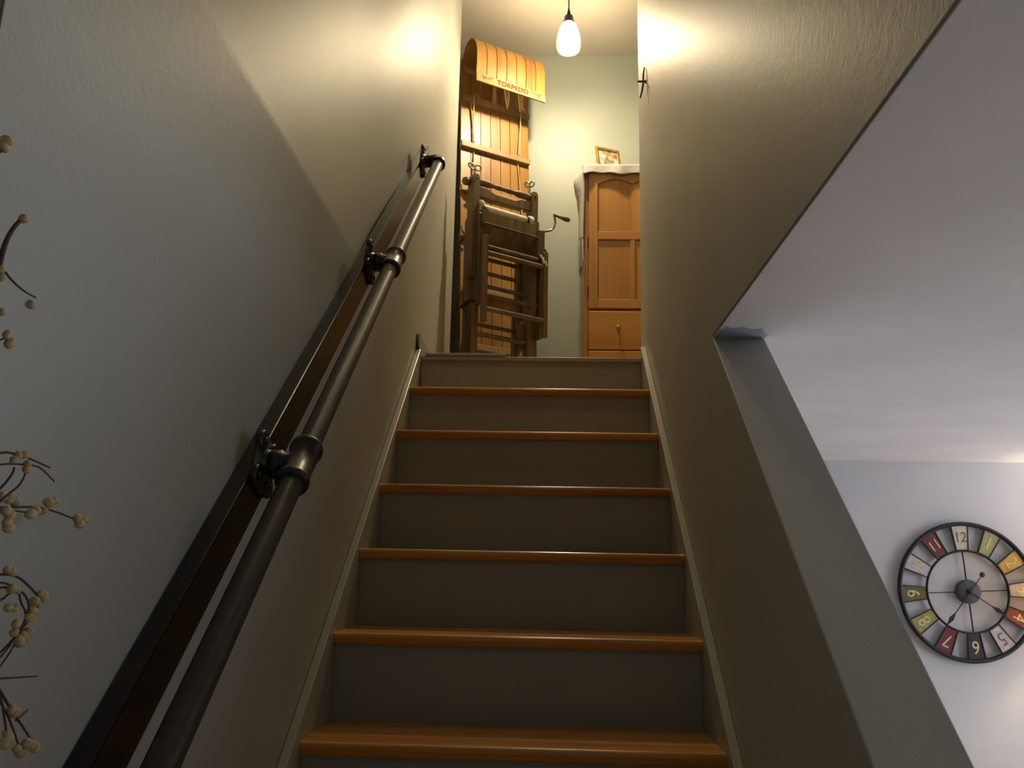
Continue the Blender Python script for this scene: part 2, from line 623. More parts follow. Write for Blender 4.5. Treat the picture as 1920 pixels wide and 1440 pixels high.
def flange(parent, c):
    """Round floor flange on the board with four screws and a stub neck towards the pipe."""
    mb = MB()
    mb.lathe([(0, 0), (.050, 0), (.052, .003), (.050, .007), (.027, .009), (.024, .018), (.020, .02)], c, (1, 0, 0), 24)
    for k in range(4):
        a = PI/6 + k*PI/2
        mb.lathe([(0, .0), (.018, .0), (.019, .0095), (.016, .012), (.009, .0105), (0, .0105)], c+V((0, math.cos(a)*.044, math.sin(a)*.044)), (1, 0, 0), 12)
    fl = mb.build('flange', 'black_iron', parent)
    for k in range(4):
        a = PI/6 + k*PI/2
        MB().lathe([(.006, .012), (.0055, .015), (0, .0165)], c+V((0, math.cos(a)*.044, math.sin(a)*.044)), (1, 0, 0), 8).build('screw', 'dark_steel', fl)


def at_pipe(px, py):
    y = atx(px, py, px_).y
    return V((px_, y, pz(y)))


for cpt in (at_pipe(562, 868), at_pipe(737, 482)):
    mb = MB()
    # tee: sleeve with two beaded collars, side arm to the wall
    q = cpt - pd*.055
    mb.lathe([(PR, 0), (.0275, 0), (.029, .004), (.029, .013), (.026, .016), (.0255, .055), (.026, .094), (.029, .097), (.029, .106), (.0275, .11), (PR, .11)], q, pd, 24)
    mb.lathe([(.022, -.075), (.022, -.05), (.0255, -.048), (.0255, -.030), (.022, -.028), (.022, -.005)], cpt, (1, 0, 0), 20)
    mb.build('tee_fitting', 'black_iron', hr)
    c = cpt.copy()
    c.x = bx1
    flange(hr, c)
# elbows at both ends
for pe, dr_ in ((P1, pd), (P0, -pd)):
    mb = MB()
    arc = [pe-dr_*.045, pe-dr_*.03]
    for i in range(7):
        a = PI/2*i/6
        arc.append(pe - dr_*.022 + dr_*.022*math.sin(a) + V((-1, 0, 0))*.022*(1-math.cos(a)))
    arc.append(V((bx1+.012, arc[-1].y, arc[-1].z)))
    mb.tube(arc, [.0285, .0265]+[.0265]*6+[.025, .023], 20)
    mb.build('elbow_fitting', 'black_iron', hr)
    c = arc[-1].copy()
    c.x = bx1
    flange(hr, c)

# ------------------------------------------------------------------ pendant lamp
def pendant(x, y, ptop, power, label):
    """Bell shaped frosted glass pendant: canopy, cord, socket, shade with clear rim, bulb."""
    pl = thing('pendant_lamp', (x, y, HC), label, 'lamp', 'glass pendants over the stairs')
    MB().lathe([(0, 0), (.06, 0), (.06, -.012), (.045, -.022), (.006, -.026), (0, -.026)], (x, y, HC), n=28).build('canopy', 'dark_steel', pl)
    MB().tube([(x, y, HC-.02), (x, y, ptop+.075)], .0035, 8).build('cord', 'black_cord', pl)
    MB().lathe([(.004, .095), (.007, .08), (.013, .048), (.022, .042), (.026, .034), (.026, .012), (.033, .005), (.036, -.004), (.03, -.006), (0, -.006)], (x, y, ptop), n=24).build('socket', 'dark_steel', pl)
    sp = [(.026, 0), (.037, -.01), (.047, -.03), (.056, -.06), (.063, -.095), (.0665, -.122)]
    sq = [(.0665, -.122), (.0675, -.138), (.0665, -.152), (.063, -.165), (.058, -.172)]
    for nm, q, mt in (('glass_shade', sp, 'frosted_glass'), ('glass_rim', sq, 'clear_glass')):
        MB().lathe(q + [(r-.003, h) for r, h in q[::-1]] + [q[0]], (x, y, ptop), n=32).build(nm, mt, pl)
    MB().lathe([(.013, -.006), (.014, -.02), (.024, -.038), (.026, -.052), (.022, -.066), (.012, -.075), (0, -.078)], (x, y, ptop), n=20).build('bulb', 'bulb_glow', pl)
    pld = bpy.data.lights.new('pendant_light', 'POINT')
    pld.energy = power
    pld.color = (1, .80, .50)
    pld.shadow_soft_size = .03
    plo = bpy.data.objects.new('pendant_light', pld)
    plo.parent = pl
    plo.location = (0, 0, ptop-.112-HC)
    col.objects.link(plo)


pendant(.599, 2.42, 4.535, PENDANT_W[0], 'lit frosted glass bell pendant lamp hanging over the landing')
pendant(.45, .55, 4.535, PENDANT_W[1], 'lit frosted glass bell pendant lamp hanging high over the middle of the flight')

# ------------------------------------------------------------------ floor lamp of the lower room (its glow reaches the clock wall)
fx, fy = 3.0, 2.08
fl = thing('floor_lamp', (fx, fy, 0), 'floor lamp with linen shade in the lower room beside the clock wall', 'lamp')
MB().lathe([(0, 0), (.14, 0), (.14, .015), (.03, .03), (.012, .04), (.012, 1.5), (0, 1.5)], (fx, fy, 0), n=24).build('stand', 'dark_steel', fl)
MB().lathe([(.17, 1.32), (.11, 1.62), (.107, 1.62), (.167, 1.32)], (fx, fy, 0), n=32).build('lamp_shade', 'lampshade_linen', fl)
MB().lathe([(.012, 1.47), (.03, 1.5), (.032, 1.53), (.02, 1.555), (0, 1.56)], (fx, fy, 0), n=16).build('bulb', 'bulb_glow', fl)
d2 = bpy.data.lights.new('floor_lamp_light', 'POINT')
d2.energy = FLOORLAMP_W
d2.color = (1, .78, .48)
d2.shadow_soft_size = .04
o2 = bpy.data.objects.new('floor_lamp_light', d2)
o2.parent = fl
o2.location = (0, 0, 1.48)
col.objects.link(o2)

# ------------------------------------------------------------------ toboggan
ta = math.radians(32.3)
tu = V((math.cos(ta), math.sin(ta), 0))
tb = V((-math.sin(ta), math.cos(ta), 0))
to = V((.033, 2.645, LAND))
tv = V((tb.x*.0637, tb.y*.0637, 1)).normalized()
tn = tu.cross(tv)
TW = .465
tg = thing('toboggan', (to.x+.2, to.y+.1, LAND), 'tall wooden slatted toboggan with curled front standing in the hall corner', 'toboggan')


def tp(a, h, d):
    return to + tu*a + tv*h + tn*d


def curl_profile():
    """(height, depth) centre line of a slat: flat, then rolled over to the lip."""
    pts = [(0, 0), (.7, 0), (1.4, 0), (1.86, .001), (1.95, .004), (2.02, .012)]
    c_h, c_d, r_h, r_d = 2.085, .112, .145, .102
    for i in range(0, 15):
        a = math.radians(172 - 165*i/14)
        pts.append((c_h + r_h*math.sin(a), c_d + r_d*math.cos(a)))
    pts += [(2.05, .213), (2.00, .209), (1.955, .204), (1.925, .203), (1.90, .207)]
    return pts


cp = curl_profile()
th = .008
gap = .004
sw = TW/7
for i in range(7):
    a0, a1 = i*sw+gap/2, (i+1)*sw-gap/2
    mb = MB()
    rows = [[tp(a0, h, d), tp(a1, h, d)] for h, d in cp]
    mb.sheet(rows, th, True)
    o = mb.build('slat', 'toboggan_wood', tg)
    e = o.modifiers.new('split', 'EDGE_SPLIT')
    e.split_angle = math.radians(45)


def tbox(name, a0, a1, h0, h1, d0, d1, mat, parent=None, bevel=.003):
    return MB().box((a0, h0, d0), (a1, h1, d1), (tu, tv, tn), to).build(name, mat, parent or tg, bevel=bevel)


for h in (.36, .69, 1.02, 1.305, 1.588, 1.90):
    tbox('cross_bar', -.006 if h < 1.8 else .002, TW-.006, h-.018, h+.018, .0045, .036, 'toboggan_bar_wood')
# batten under the curl roof and the lip batten with the lettering
tbox('curl_batten', .01, TW-.01, 2.06, 2.10, .022, .04, 'toboggan_bar_wood')
lip = tbox('lip_batten', -.004, TW-.004, 1.893, 1.947, .209, .2165, 'curl_wood', bevel=.002)
lax = (tu, tv, tn)
place_text('TORPEDO', .042, tp(.235, 1.921, .2168), lax, 'lettering_red', lip, 'lettering', sx=1.1, bold=.018, label='red TORPEDO lettering on the lip')
for a, s_ in ((.045, 1), (.415, -1)):
    mb = MB()
    mb.tube([tp(a+s_*(.012*math.cos(q)*(1-q/9)), 1.921+.012*math.sin(q)*(1-q/9), .2172) for q in [.5*i for i in range(14)]], .0018, 6)
    mb.tube([tp(a+s_*.018, 1.925, .217), tp(a+s_*.035, 1.93, .217), tp(a+s_*.05, 1.924, .217)], .0016, 6)
    mb.build('ornament', 'lettering_red', lip)
for i in range(7):
    MB().lathe([(.004, 0), (.0035, .002), (0, .0028)], tp(.033+i*sw, 1.938 if i % 2 else 1.934, .2165), tn, 8).build('rivet', 'black_iron', lip)
# ropes along both sides under the bars, knots and two cords from lip to head bar
for a in (.072, TW-.072):
    mb = MB()
    hs = [1.92, 1.86, 1.76, 1.6, 1.588, 1.45, 1.305, 1.2, 1.02, .85, .69, .5, .36, .2]
    pts = [tp(a+.012*math.sin(h*9)*(1 if a < .2 else -1), h, .012 if h in (1.588, 1.305, 1.02, .69, .36) else .02) for h in hs]
    mb.tube(pts, .004, 8)
    mb.tube([tp(a+.03, 1.90, .041), tp(a+.018, 1.93, .045), tp(a, 1.92, .05), tp(a-.004, 1.87, .045), tp(a+.006, 1.80, .02), tp(a+.002, 1.62, .018)], .004, 8)
    mb.build('side_rope', 'rope_cotton', tg)
mb = MB()
mb.tube([tp(.03, 1.29, .035), tp(.05, 1.33, .05), tp(.08, 1.30, .055), tp(.05, 1.26, .05), tp(.07, 1.22, .03), tp(.09, 1.28, .05), tp(.04, 1.31, .055)], .007, 8)
mb.build('rope_knot', 'rope_cotton', tg)
mb = MB()
mb.tube([tp(-.004, 1.06, .03), tp(-.012, 1.04, .05), tp(-.004, 1.00, .06), tp(.02, .985, .05), tp(.03, .97, .03)], .005, 8)
mb.build('rope_cleat', 'black_iron', tg)
def tpx(px, py, d):
    r = ray(px, py)
    o_ = to+tn*d
    return CAM + r*((o_-CAM).dot(tn)/r.dot(tn))


for p_ in (((945, 160), (948, 184), (951, 204)), ((972, 170), (973, 190), (975, 210))):
    MB().tube([tpx(*p_[0], .185), tpx(*p_[1], .11), tpx(*p_[2], .042)], .0032, 8).build('lip_cord', 'cord_white', tg)

# ------------------------------------------------------------------ folding wringer bench
wa = math.radians(36.5)
wu = V((math.cos(wa), math.sin(wa), 0))
wnv = V((math.sin(wa), -math.cos(wa), 0))
wz = V((0, 0, 1))
wo_ = V((.12, 2.2, LAND))
wb = thing('wringer_bench', (.3, 2.33, LAND), 'old dark wooden folding laundry wringer with crank handle in front of the toboggan', 'wringer')


def wp(a, z, d):
    return wo_ + wu*a + wz*z + wnv*d


def wbox(name, a0, a1, z0, z1, d0, d1, mat='bench_wood', parent=None, bevel=.003):
    return MB().box((a0, z0, d0), (a1, z1, d1), (wu, wz, wnv), wo_).build(name, mat, parent or wb, bevel=bevel)


def rung(a0, z0, a1, z1, d, r=.011, name='rung'):
    return MB().tube([wp(a0, z0, d), wp(a1, z1, d)], r, 10).build(name, 'bench_rung_wood', wb)


# wringer head: two posts
for a0, a1 in ((-.006, .034), (.362, .402)):
    pts = [(a0, .60), (a1, .60), (a1, 1.135), (a1-.008, 1.155), (a0+.008, 1.155), (a0, 1.135)]
    MB().prism([wp(a, z, -.055) for a, z in pts], wnv*.055).build('post', 'bench_wood', wb, bevel=.002)
    MB().lathe([(.005, 0), (.0045, .003), (0, .004)], wp((a0+a1)/2, 1.13, 0), wnv, 8).build('bolt', 'black_iron', wb)
# turned spindle at the top
n_ = 24
sp_pts, sp_r = [], []
for i in range(n_+1):
    t = i/n_
    sp_pts.append(wp(.034+.328*t, 1.128, -.028))
    e = min(t, 1-t)
    sp_r.append(.019 if e < .2 else (.019-.006*min(1, (e-.2)/.06) + .002*math.sin((e-.2)*40)))
MB().tube(sp_pts, sp_r, 14).build('spindle', 'bench_rung_wood', wb)
# shaped rail under it
top = []
for i in range(25):
    t = i/24
    e = min(t, 1-t)
    top.append((.034+.328*t, 1.092 - (.018*min(1, max(0, (e-.18)/.12)))))
outl = [wp(a, z, -.03) for a, z in [(.034, 1.045)] + top + [(.362, 1.045)]]
MB().prism(outl, wnv*.02).build('shaped_rail', 'bench_wood', wb)
# roll end knob on the back of the left post, thumb screws on both posts
MB().lathe([(0, 0), (.016, 0), (.022, .008), (.022, .024), (.016, .034), (0, .036)], wp(-.006, 1.12, -.045), -wu, 16).build('roll_knob', 'bench_rung_wood', wb)
for a, wd, dz in ((.014, 1, 0), (.360, .45, 0)):
    mb = MB()
    mb.tube([wp(a, 1.14, -.025), wp(a, 1.185, -.025)], .006, 8)
    for s_ in (-1, 1):
        loop = []
        for q in range(13):
            an = 2*PI*q/12
            ra, rz = .019, .015
            x_ = s_*(.019+ra*math.cos(an))
            loop.append(wp(a+x_*wd, 1.197+rz*math.sin(an)+dz+.004*abs(x_)/.02, -.025+x_*(1-wd)*.9))
        mb.tube(loop, .0045, 8, caps=False)
    mb.build('thumb_screw', 'brass_grey', wb)
# rubber rollers
MB().tube([wp(.03, .975, .0), wp(.34, .975, .0)], .021, 18).build('roller', 'rubber_white', wb)
MB().tube([wp(.034, .93, -.005), wp(.362, .93, -.005)], .021, 18).build('roller', 'rubber_white', wb)
MB().lathe([(.012, 0), (.026, 0), (.028, .003), (.028, .007), (.021, .010)], wp(.322, .975, 0), wu, 18).build('roller_ring', 'black_iron', wb)
MB().lathe([(.021, 0), (.030, .004), (.030, .022), (.02, .026), (0, .026)], wp(.335, .975, 0), wu, 18).build('roller_cap', 'rubber_white', wb)
MB().lathe([(.0, 0), (.024, 0), (.026, .012), (.022, .022), (0, .024)], wp(.03, .99, .0), wu, 18).build('roller_cap', 'rubber_white', wb)
# drip board with a hollowed top edge, and the dark trough below
top = []
for i in range(21):
    t = i/20
    e = min(t, 1-t)
    top.append((.028+.345*t, .965 - .026*min(1, max(0, (e-.02)/.09))))
MB().prism([wp(a, z, .03) for a, z in [(.028, .872)] + top + [(.373, .872)]], wnv*.02).build('drip_board', 'bench_wood', wb)
wbox('board_lip', .03, .372, .868, .876, .03, .062)
mb = MB().prism([wp(.038, .87, .048), wp(.038, .77, -.02), wp(.038, .755, -.06), wp(.038, .765, -.06), wp(.038, .87, -.055)][::-1], wu*.33)
mb.build('trough', 'bench_wood', wb)
# deep side planks
for a0, a1 in ((.018, .044), (.352, .378)):
    pts = [(.03, .455), (-.115, .45), (-.115, .93), (-.09, .955), (-.06, .955), (-.06, .91), (-.03, .91), (-.03, .955), (.0, .96), (.03, .93)]
    MB().prism([wp(a0, z, d) for d, z in pts], wu*(a1-a0)).build('side_plank', 'bench_wood', wb, bevel=.002)
# front rack
for a0, a1, zt, zb in ((.020, .048, .806, .355), (.393, .417, .800, .335)):
    pts = [(a0, zb), (a1, zb), (a1, zt-.012), (a1-.006, zt), (a0+.006, zt), (a0, zt-.012)]
    MB().prism([wp(a, z, .055) for a, z in pts], wnv*.022).build('rack_stile', 'bench_wood', wb, bevel=.002)
wbox('rack_cheek', .385, .399, .33, .79, .0, .058)
rung(.044, .752, .37, .752, .05, .0125)
rung(.044, .714, .397, .714, .066, .0125)
rung(.044, .424, .397, .424, .066, .0125)
# middle rack
for a0, a1 in ((.05, .07), (.33, .35)):
    wbox('rack_stile', a0, a1, .36, .80, -.11, -.075)
rung(.06, .748, .345, .748, -.095, .011)
rung(.06, .671, .345, .671, -.095, .011)
rung(.04, .575, .355, .575, -.03, .011)
rung(.04, .508, .385, .508, .02, .012)
# lower legs
for a0, a1 in ((.006, .046), (.346, .406)):
    wbox('leg', a0, a1, 0, .47, -.045, 0)
for a0, a1 in ((.03, .055), (.33, .352)):
    wbox('leg', a0, a1, 0, .50, -.13, -.09)
rung(.04, .393, .35, .393, -.105, .011)
rung(.04, .316, .36, .316, -.02, .0125)
wbox('foot_rail', .04, .36, .19, .225, -.12, -.10)
wbox('foot_rail', .04, .36, .09, .12, -.04, -.02)
# diagonal brace at the right, leather strap at the left
MB().prism([wp(.31, .24, -.05), wp(.35, .30, -.05), wp(.35, .42, -.05), wp(.31, .42, -.05)], wnv*.02).build('brace', 'bench_wood', wb)
MB().tube([wp(.012, .470, -.125), wp(.008, .485, -.06), wp(.014, .480, .004), wp(.05, .47, .01)], .009, 8).build('strap', 'black_iron', wb)
MB().tube([wp(.012, .84, -.118), wp(-.002, .82, -.125), wp(-.004, .79, -.125), wp(.012, .775, -.118)], .005, 8).build('strap', 'black_iron', wb)
# crank: bracket, iron arm, turned wooden grip
wbox('bracket', .362, .404, .775, .915, .035, .062)
MB().tube([wp(.40, .918, .05), wp(.425, .925, .05), wp(.452, .937, .052), wp(.470, .957, .054), wp(.475, .985, .056), wp(.468, 1.02, .058)], [.007, .0065, .006, .006, .006, .007], 10).build('crank_arm', 'brass_grey', wb)
g0, g1 = wp(.466, 1.023, .058), wp(.552, 1.006, .085)
gd = (g1-g0).normalized()
gl_ = (g1-g0).length
MB().lathe([(0, -.004), (.008, -.004), (.009, .004), (.0065, .012), (.0075, gl_*.3), (.0125, gl_*.6), (.0135, gl_*.8), (.010, gl_*.97), (0, gl_)], g0, gd, 16).build('crank_grip', 'bench_rung_wood', wb)
for a, z in ((.372, .775), (.388, .765)):
    MB().tube([wp(a, z, .064), wp(a+.012, z-.02, .072), wp(a+.02, z-.045, .074)], .006, 8).build('tie', 'cord_white', wb)
MB().tube([wp(.40, .80, .03), wp(.41, .83, .035), wp(.425, .82, .04), wp(.425, .78, .045)], .006, 8).build('hook', 'black_iron', wb)

# ------------------------------------------------------------------ pine cabinet
cx0, cx1, cyf, czt = .700, 1.228, 2.64, 3.782
cb = thing('pine_cabinet', ((cx0+cx1)/2, cyf+.2, LAND), 'orange pine cabinet with panelled door above drawers at the back wall', 'cabinet')
cyb = YB-.01


def cbox(name, lo, hi, mat='pine_wood', parent=None, bevel=.003):
    return MB().box(lo, hi).build(name, mat, parent or cb, bevel=bevel)


mb = MB()
mb.box((cx0, cyf+.012, LAND), (cx0+.02, cyb, czt)).box((cx1-.02, cyf+.012, LAND), (cx1, cyb, czt))
mb.box((cx0+.02, cyb-.01, LAND), (cx1-.02, cyb, czt)).box((cx0+.02, cyf+.012, czt-.02), (cx1-.02, cyb-.01, czt))
mb.box((cx0+.02, cyf+.02, LAND+.05), (cx1-.02, cyb-.01, LAND+.07)).box((cx0+.02, cyf+.02, 2.93), (cx1-.02, cyb-.01, 2.945))
mb.build('carcass', 'pine_wood', cb)
dx0, dx1 = .722, 1.208
dz0, dz1 = 2.945, 3.772
door = cbox('door', (dx0, cyf, dz0), (dx0+.052, cyf+.02, dz1))
cbox('stile', (dx1-.052, cyf, dz0), (dx1, cyf+.02, dz1), parent=door)
for za, zb in ((dz0, dz0+.052), (3.341, 3.389)):
    cbox('rail', (dx0+.052, cyf+.0005, za), (dx1-.052, cyf+.0195, zb), 'pine_wood_across', door)
# arched top rail
xa, xb = dx0+.052, dx1-.052
bot = []
for i in range(25):
    t = i/24
    bot.append((xb+(xa-xb)*t, cyf+.0005, 3.675 + .028*abs(math.sin(2*PI*t))**1.2))
MB().prism([(xa, cyf+.0005, dz1), (xb, cyf+.0005, dz1)] + bot, (0, .019, 0)).build('rail', 'pine_wood_across', door)
cbox('panel', (xa, cyf+.010, 3.389), (xb, cyf+.016, 3.72), parent=door)
cbox('panel', (xa, cyf+.010, dz0+.052), (xb, cyf+.016, 3.341), parent=door)
cbox('muntin', (.953, cyf+.001, dz0+.052), (.978, cyf+.019, 3.341), parent=door)
for za in (3.575, 3.30, 3.015):
    cbox('hinge', (dx0-.006, cyf-.003, za), (dx0+.0015, cyf+.012, za+.055), 'black_iron', door, .001)
for za, zb in ((2.712, 2.928), (2.49, 2.706), (2.425, 2.484)):
    dr = cbox('drawer', (dx0, cyf-.004, za), (dx1, cyf+.018, zb), 'pine_wood_across', bevel=.006)
    if zb-za > .1:
        for kx in (.883, 1.047):
            MB().lathe([(0, -.036), (.010, -.035), (.0145, -.028), (.014, -.02), (.007, -.012), (.006, 0)], (kx, cyf-.004, (za+zb)/2+.008), (0, 1, 0), 16).build('knob', 'pine_wood', dr)
cbox('plinth', (cx0+.02, cyf+.02, LAND), (cx1-.02, cyf+.035, LAND+.05), 'pine_wood_across')

# lace scarf over the cabinet top: front fall, top, left fall with fringe
sf = thing('lace_scarf', ((cx0+cx1)/2, cyf+.2, czt), 'pale lace scarf with fringe draped over the pine cabinet top', 'cloth')


def wob(a, b_):
    return .004*math.sin(a*31+b_*7)+.003*math.sin(a*67+1.3)


rows = []
nx = 30
ztop = czt+.004
prof = []      # (y, z) from front hem over the top to the back
for i in range(nx+1):
    x = cx0-.012 + (cx1+.012-(cx0-.012))*i/nx
    hem = 3.728 + .006*math.sin(x*26) + .004*math.sin(x*60+1)
    r = []
    for j in range(9):
        t = j/8
        z = hem + (ztop-.006-hem)*t
        r.append((x, cyf-.014 - .006*(1-t)*(1+math.sin(x*38)) + wob(x, z)*.6, z))
    r += [(x, cyf-.008, ztop+.002+wob(x, 1)*.3), (x, cyf+.02, ztop+.004+abs(wob(x, 2))), (x, cyf+.2, ztop+.002), (x, cyb-.02, ztop+.002)]
    rows.append(r)
MB().sheet(rows, .002, True).build('scarf_front', 'lace_cloth', sf)
def drape(s_, t):
    """Left fall: swings out from the front corner, then runs back along the cabinet side."""
    out_ = .020 + .036*math.exp(-((t-.22)/.16)**2) + .004*t
    if s_ < .3:
        q = s_/.3
        x = cx0 - .004 - out_*math.sin(q*PI/2)
        y = cyf - .016 + .03*(1-math.cos(q*PI/2))
    else:
        q = (s_-.3)/.7
        x = cx0 - .004 - out_*(1-.55*q) - .004*math.sin(q*20+t*2)*min(1, t*3)
        y = cyf + .014 + .26*q
    x += .003*math.sin(s_*40+t*5)*min(1, t*4)
    return x, y


rows = []
for j in range(21):
    t = j/20
    z = ztop+.004 - t*.46
    k = min(1, t*6)
    r = []
    for i in range(25):
        x, y = drape(i/24, t)
        r.append((cx0-.002 + (x-cx0+.002)*k, y, z + .004*math.sin(i*.9)*t))
    rows.append(r)
MB().sheet(rows, -.002, True).build('scarf_side', 'lace_cloth', sf)
for i in range(30):
    s_ = i/29
    x, y = drape(s_, 1)
    l = .09+.05*random.random() + (.09*random.random() if s_ < .4 else 0)
    z = ztop-.452
    pts = [(x+random.uniform(-.006, .006)*(k > 0), y+random.uniform(-.004, .004), z-l*k/4) for k in range(5)]
    MB().tube(pts, [.003, .0028, .0034, .0026, .0018], 6).build('fringe', 'lace_cloth', sf)

# framed picture on the cabinet
fa = math.radians(24)
fu = V((math.cos(fa), math.sin(fa), 0))
fb = V((-math.sin(fa), math.cos(fa), 0))
fv = (wz + fb*.22).normalized()
fn = fu.cross(fv)
fo = V((.786, 2.80, czt+.0105))
fr = thing('picture_frame', fo, 'small gilt framed picture leaning back on the pine cabinet top', 'picture')
fw, fh, ft = .158, .215, .016
for lo_, hi_ in (((0, 0, 0), (fw, ft, .014)), ((0, fh-ft, 0), (fw, fh, .014)), ((0, ft, 0), (ft, fh-ft, .014)), ((fw-ft, ft, 0), (fw, fh-ft, .014))):
    MB().box(lo_, hi_, (fu, fv, fn), fo).build('moulding', 'gold_frame', fr, bevel=.003)
MB().box((ft, ft, .002), (fw-ft, fh-ft, .006), (fu, fv, fn), fo).build('print', 'photo_print', fr)
MB().prism([fo+fv*.15+fu*.06, fo+fb*.10+fu*.06+V((0, 0, .0)), fo+fb*.105+fu*.06, fo+fv*.16+fu*.06], fu*.035).build('easel_leg', 'black_iron', fr)

# ------------------------------------------------------------------ iron hook on the right wall
hk = thing('wall_hook', (XR, 1.49, 3.62), 'small black iron hook on the right stair wall near the pendant lamp', 'hook')
yh = atx(1208, 150, XR-.006).y
hz = lambda py: atx(1208, py, XR-.006).z
zt_, zm_, zb_ = hz(125), hz(153), hz(186)
MB().tube([(XR-.005, yh, zt_), (XR-.010, yh-.004, zm_+.03), (XR-.012, yh-.006, zm_-.02), (XR-.016, yh-.004, zb_+.03), (XR-.024, yh, zb_)], [.003, .004, .0045, .004, .003], 10).build('bar', 'black_iron', hk)
MB().tube([(XR, yh, zm_), (XR-.032, yh+.006, zm_+.004)], .0045, 10).build('peg', 'black_iron', hk)
MB().lathe([(0, 0), (.009, 0), (.009, -.003), (0, -.004)], (XR, yh, zm_), (1, 0, 0), 12).build('screw_plate', 'black_iron', hk)

# ------------------------------------------------------------------ wall clock
cc = V((2.482, YC, 1.487))
rot = math.radians(3)
ck = thing('wall_clock', (cc.x, YC, 1.16), 'large round open metal wall clock with coloured number tiles on the lilac wall', 'clock')
cr = V((math.cos(rot), 0, math.sin(rot)))
cu = V((-math.sin(rot), 0, math.cos(rot)))
cn = V((0, -1, 0))


def cpnt(ang, r, d):
    """Clock polar: ang clockwise from 12, r metres, d metres out from the wall."""
    return cc + cr*(math.sin(ang)*r) + cu*(math.cos(ang)*r) + cn*d


def ring(r, rt, d, name, flat=1.0):
    mb = MB()
    n, k = 96, 10
    P, F = [], []
    for i in range(n):
        a = 2*PI*i/n
        for j in range(k):
            q = 2*PI*j/k
            P.append(cpnt(a, r+rt*math.cos(q), d+rt*flat*math.sin(q)))
    for i in range(n):
        for j in range(k):
            F.append((i*k+j, ((i+1) % n)*k+j, ((i+1) % n)*k+(j+1) % k, i*k+(j+1) % k))
    mb.poly(P, F, True)
    return mb.build(name, 'clock_iron', ck)


ring(.313, .0105, .022, 'outer_ring', 1.5)
ring(.188, .0055, .022, 'inner_ring', 1.4)
tiles = {12: ((200, 190, 165), 'clock_ink'), 1: ((160, 160, 105), 'clock_gold'), 2: ((205, 160, 62), 'clock_gold'), 3: ((205, 190, 165), 'clock_gold'),
         4: ((152, 66, 52), 'clock_gold'), 5: ((196, 184, 184), 'clock_ink'), 6: ((42, 32, 34), 'clock_gold'), 7: ((112, 36, 46), 'clock_gold'),
         8: ((158, 150, 82), 'clock_gold'), 9: ((106, 96, 52), 'clock_gold'), 10: ((188, 182, 192), 'clock_gold'), 11: ((106, 42, 38), 'clock_gold')}
for h, (c, ink) in tiles.items():
    mn = 'tile_%d' % h
    plain(mn, srgb(*c), rough=.5, nz=45, var=.22)
    a = h*PI/6
    rad = (cr*math.sin(a) + cu*math.cos(a))
    tan = (cr*math.cos(a) - cu*math.sin(a))
    r0, r1, w0, w1 = .194, .303, .025, .0375
    q = [cc + rad*r0 - tan*w0, cc + rad*r0 + tan*w0, cc + rad*r1 + tan*w1, cc + rad*r1 - tan*w1]
    t = MB().prism([p + cn*.020 for p in q], cn*.005).build('number_tile', mn, ck)
    for s_ in (-1, 1):
        MB().prism([p + cn*.017 for p in (cc+rad*(r0-.004)+tan*s_*w0, cc+rad*(r0-.004)+tan*s_*(w0+.004), cc+rad*(r1+.003)+tan*s_*(w1+.004), cc+rad*(r1+.003)+tan*s_*w1)], cn*.011).build('tile_edge', 'clock_iron', t)
    place_text(str(h), .085 if h < 10 else .07, cc + rad*.249 + cn*.0257, (tan, rad, cn), ink, t, 'numeral', sx=.85)
# hub, spokes, hands
MB().lathe([(0, .04), (.048, .04), (.054, .036), (.055, .012), (.05, .010), (0, .010)], cc, cn, 32).build('hub', 'hub_grey', ck)
for k in range(4):
    a = k*PI/2
    MB().tube([cpnt(a, .05, .022), cpnt(a, .186, .022)], .0035 if k % 2 == 0 else .0022, 8).build('spoke', 'clock_iron', ck)


def hand(deg, L, leaf, tail, d, name):
    a = math.radians(deg)
    mb = MB()
    mb.prism([cpnt(a, -tail, d)+cpnt(a+PI/2, .002, 0)-cc, cpnt(a, leaf-.03, d)+cpnt(a+PI/2, .0022, 0)-cc, cpnt(a, leaf, d)+cpnt(a+PI/2, .011, 0)-cc, cpnt(a, leaf+.035, d)+cpnt(a+PI/2, .002, 0)-cc, cpnt(a, L, d),
              cpnt(a, leaf+.035, d)-cpnt(a+PI/2, .002, 0)+cc, cpnt(a, leaf, d)-cpnt(a+PI/2, .011, 0)+cc, cpnt(a, leaf-.03, d)-cpnt(a+PI/2, .0022, 0)+cc, cpnt(a, -tail, d)-cpnt(a+PI/2, .002, 0)+cc], cn*.002)
    if tail > .05:
        mb.lathe([(0, 0), (.012, 0), (.012, .003), (0, .003)], cpnt(a, -tail, d), cn, 16)
    mb.lathe([(0, 0), (.012, 0), (.012, .004), (0, .004)], cc+cn*d, cn, 16)
    mb.build(name, 'clock_iron', ck)


hand(221, .225, .155, .10, .046, 'minute_hand')
hand(127, .195, .145, .02, .042, 'hour_hand')

# ------------------------------------------------------------------ berry twig swag on the left wall near the viewer
bs_x = .035
core = atx(-150, 850, 0)
sg = thing('berry_swag', (XL, core.y, 1.28), 'bundle of dark twigs with cream berries hanging on the left wall at the frame edge', 'decoration')


def bp(px, py, dx=0.):
    return atx(px, py, bs_x+dx)


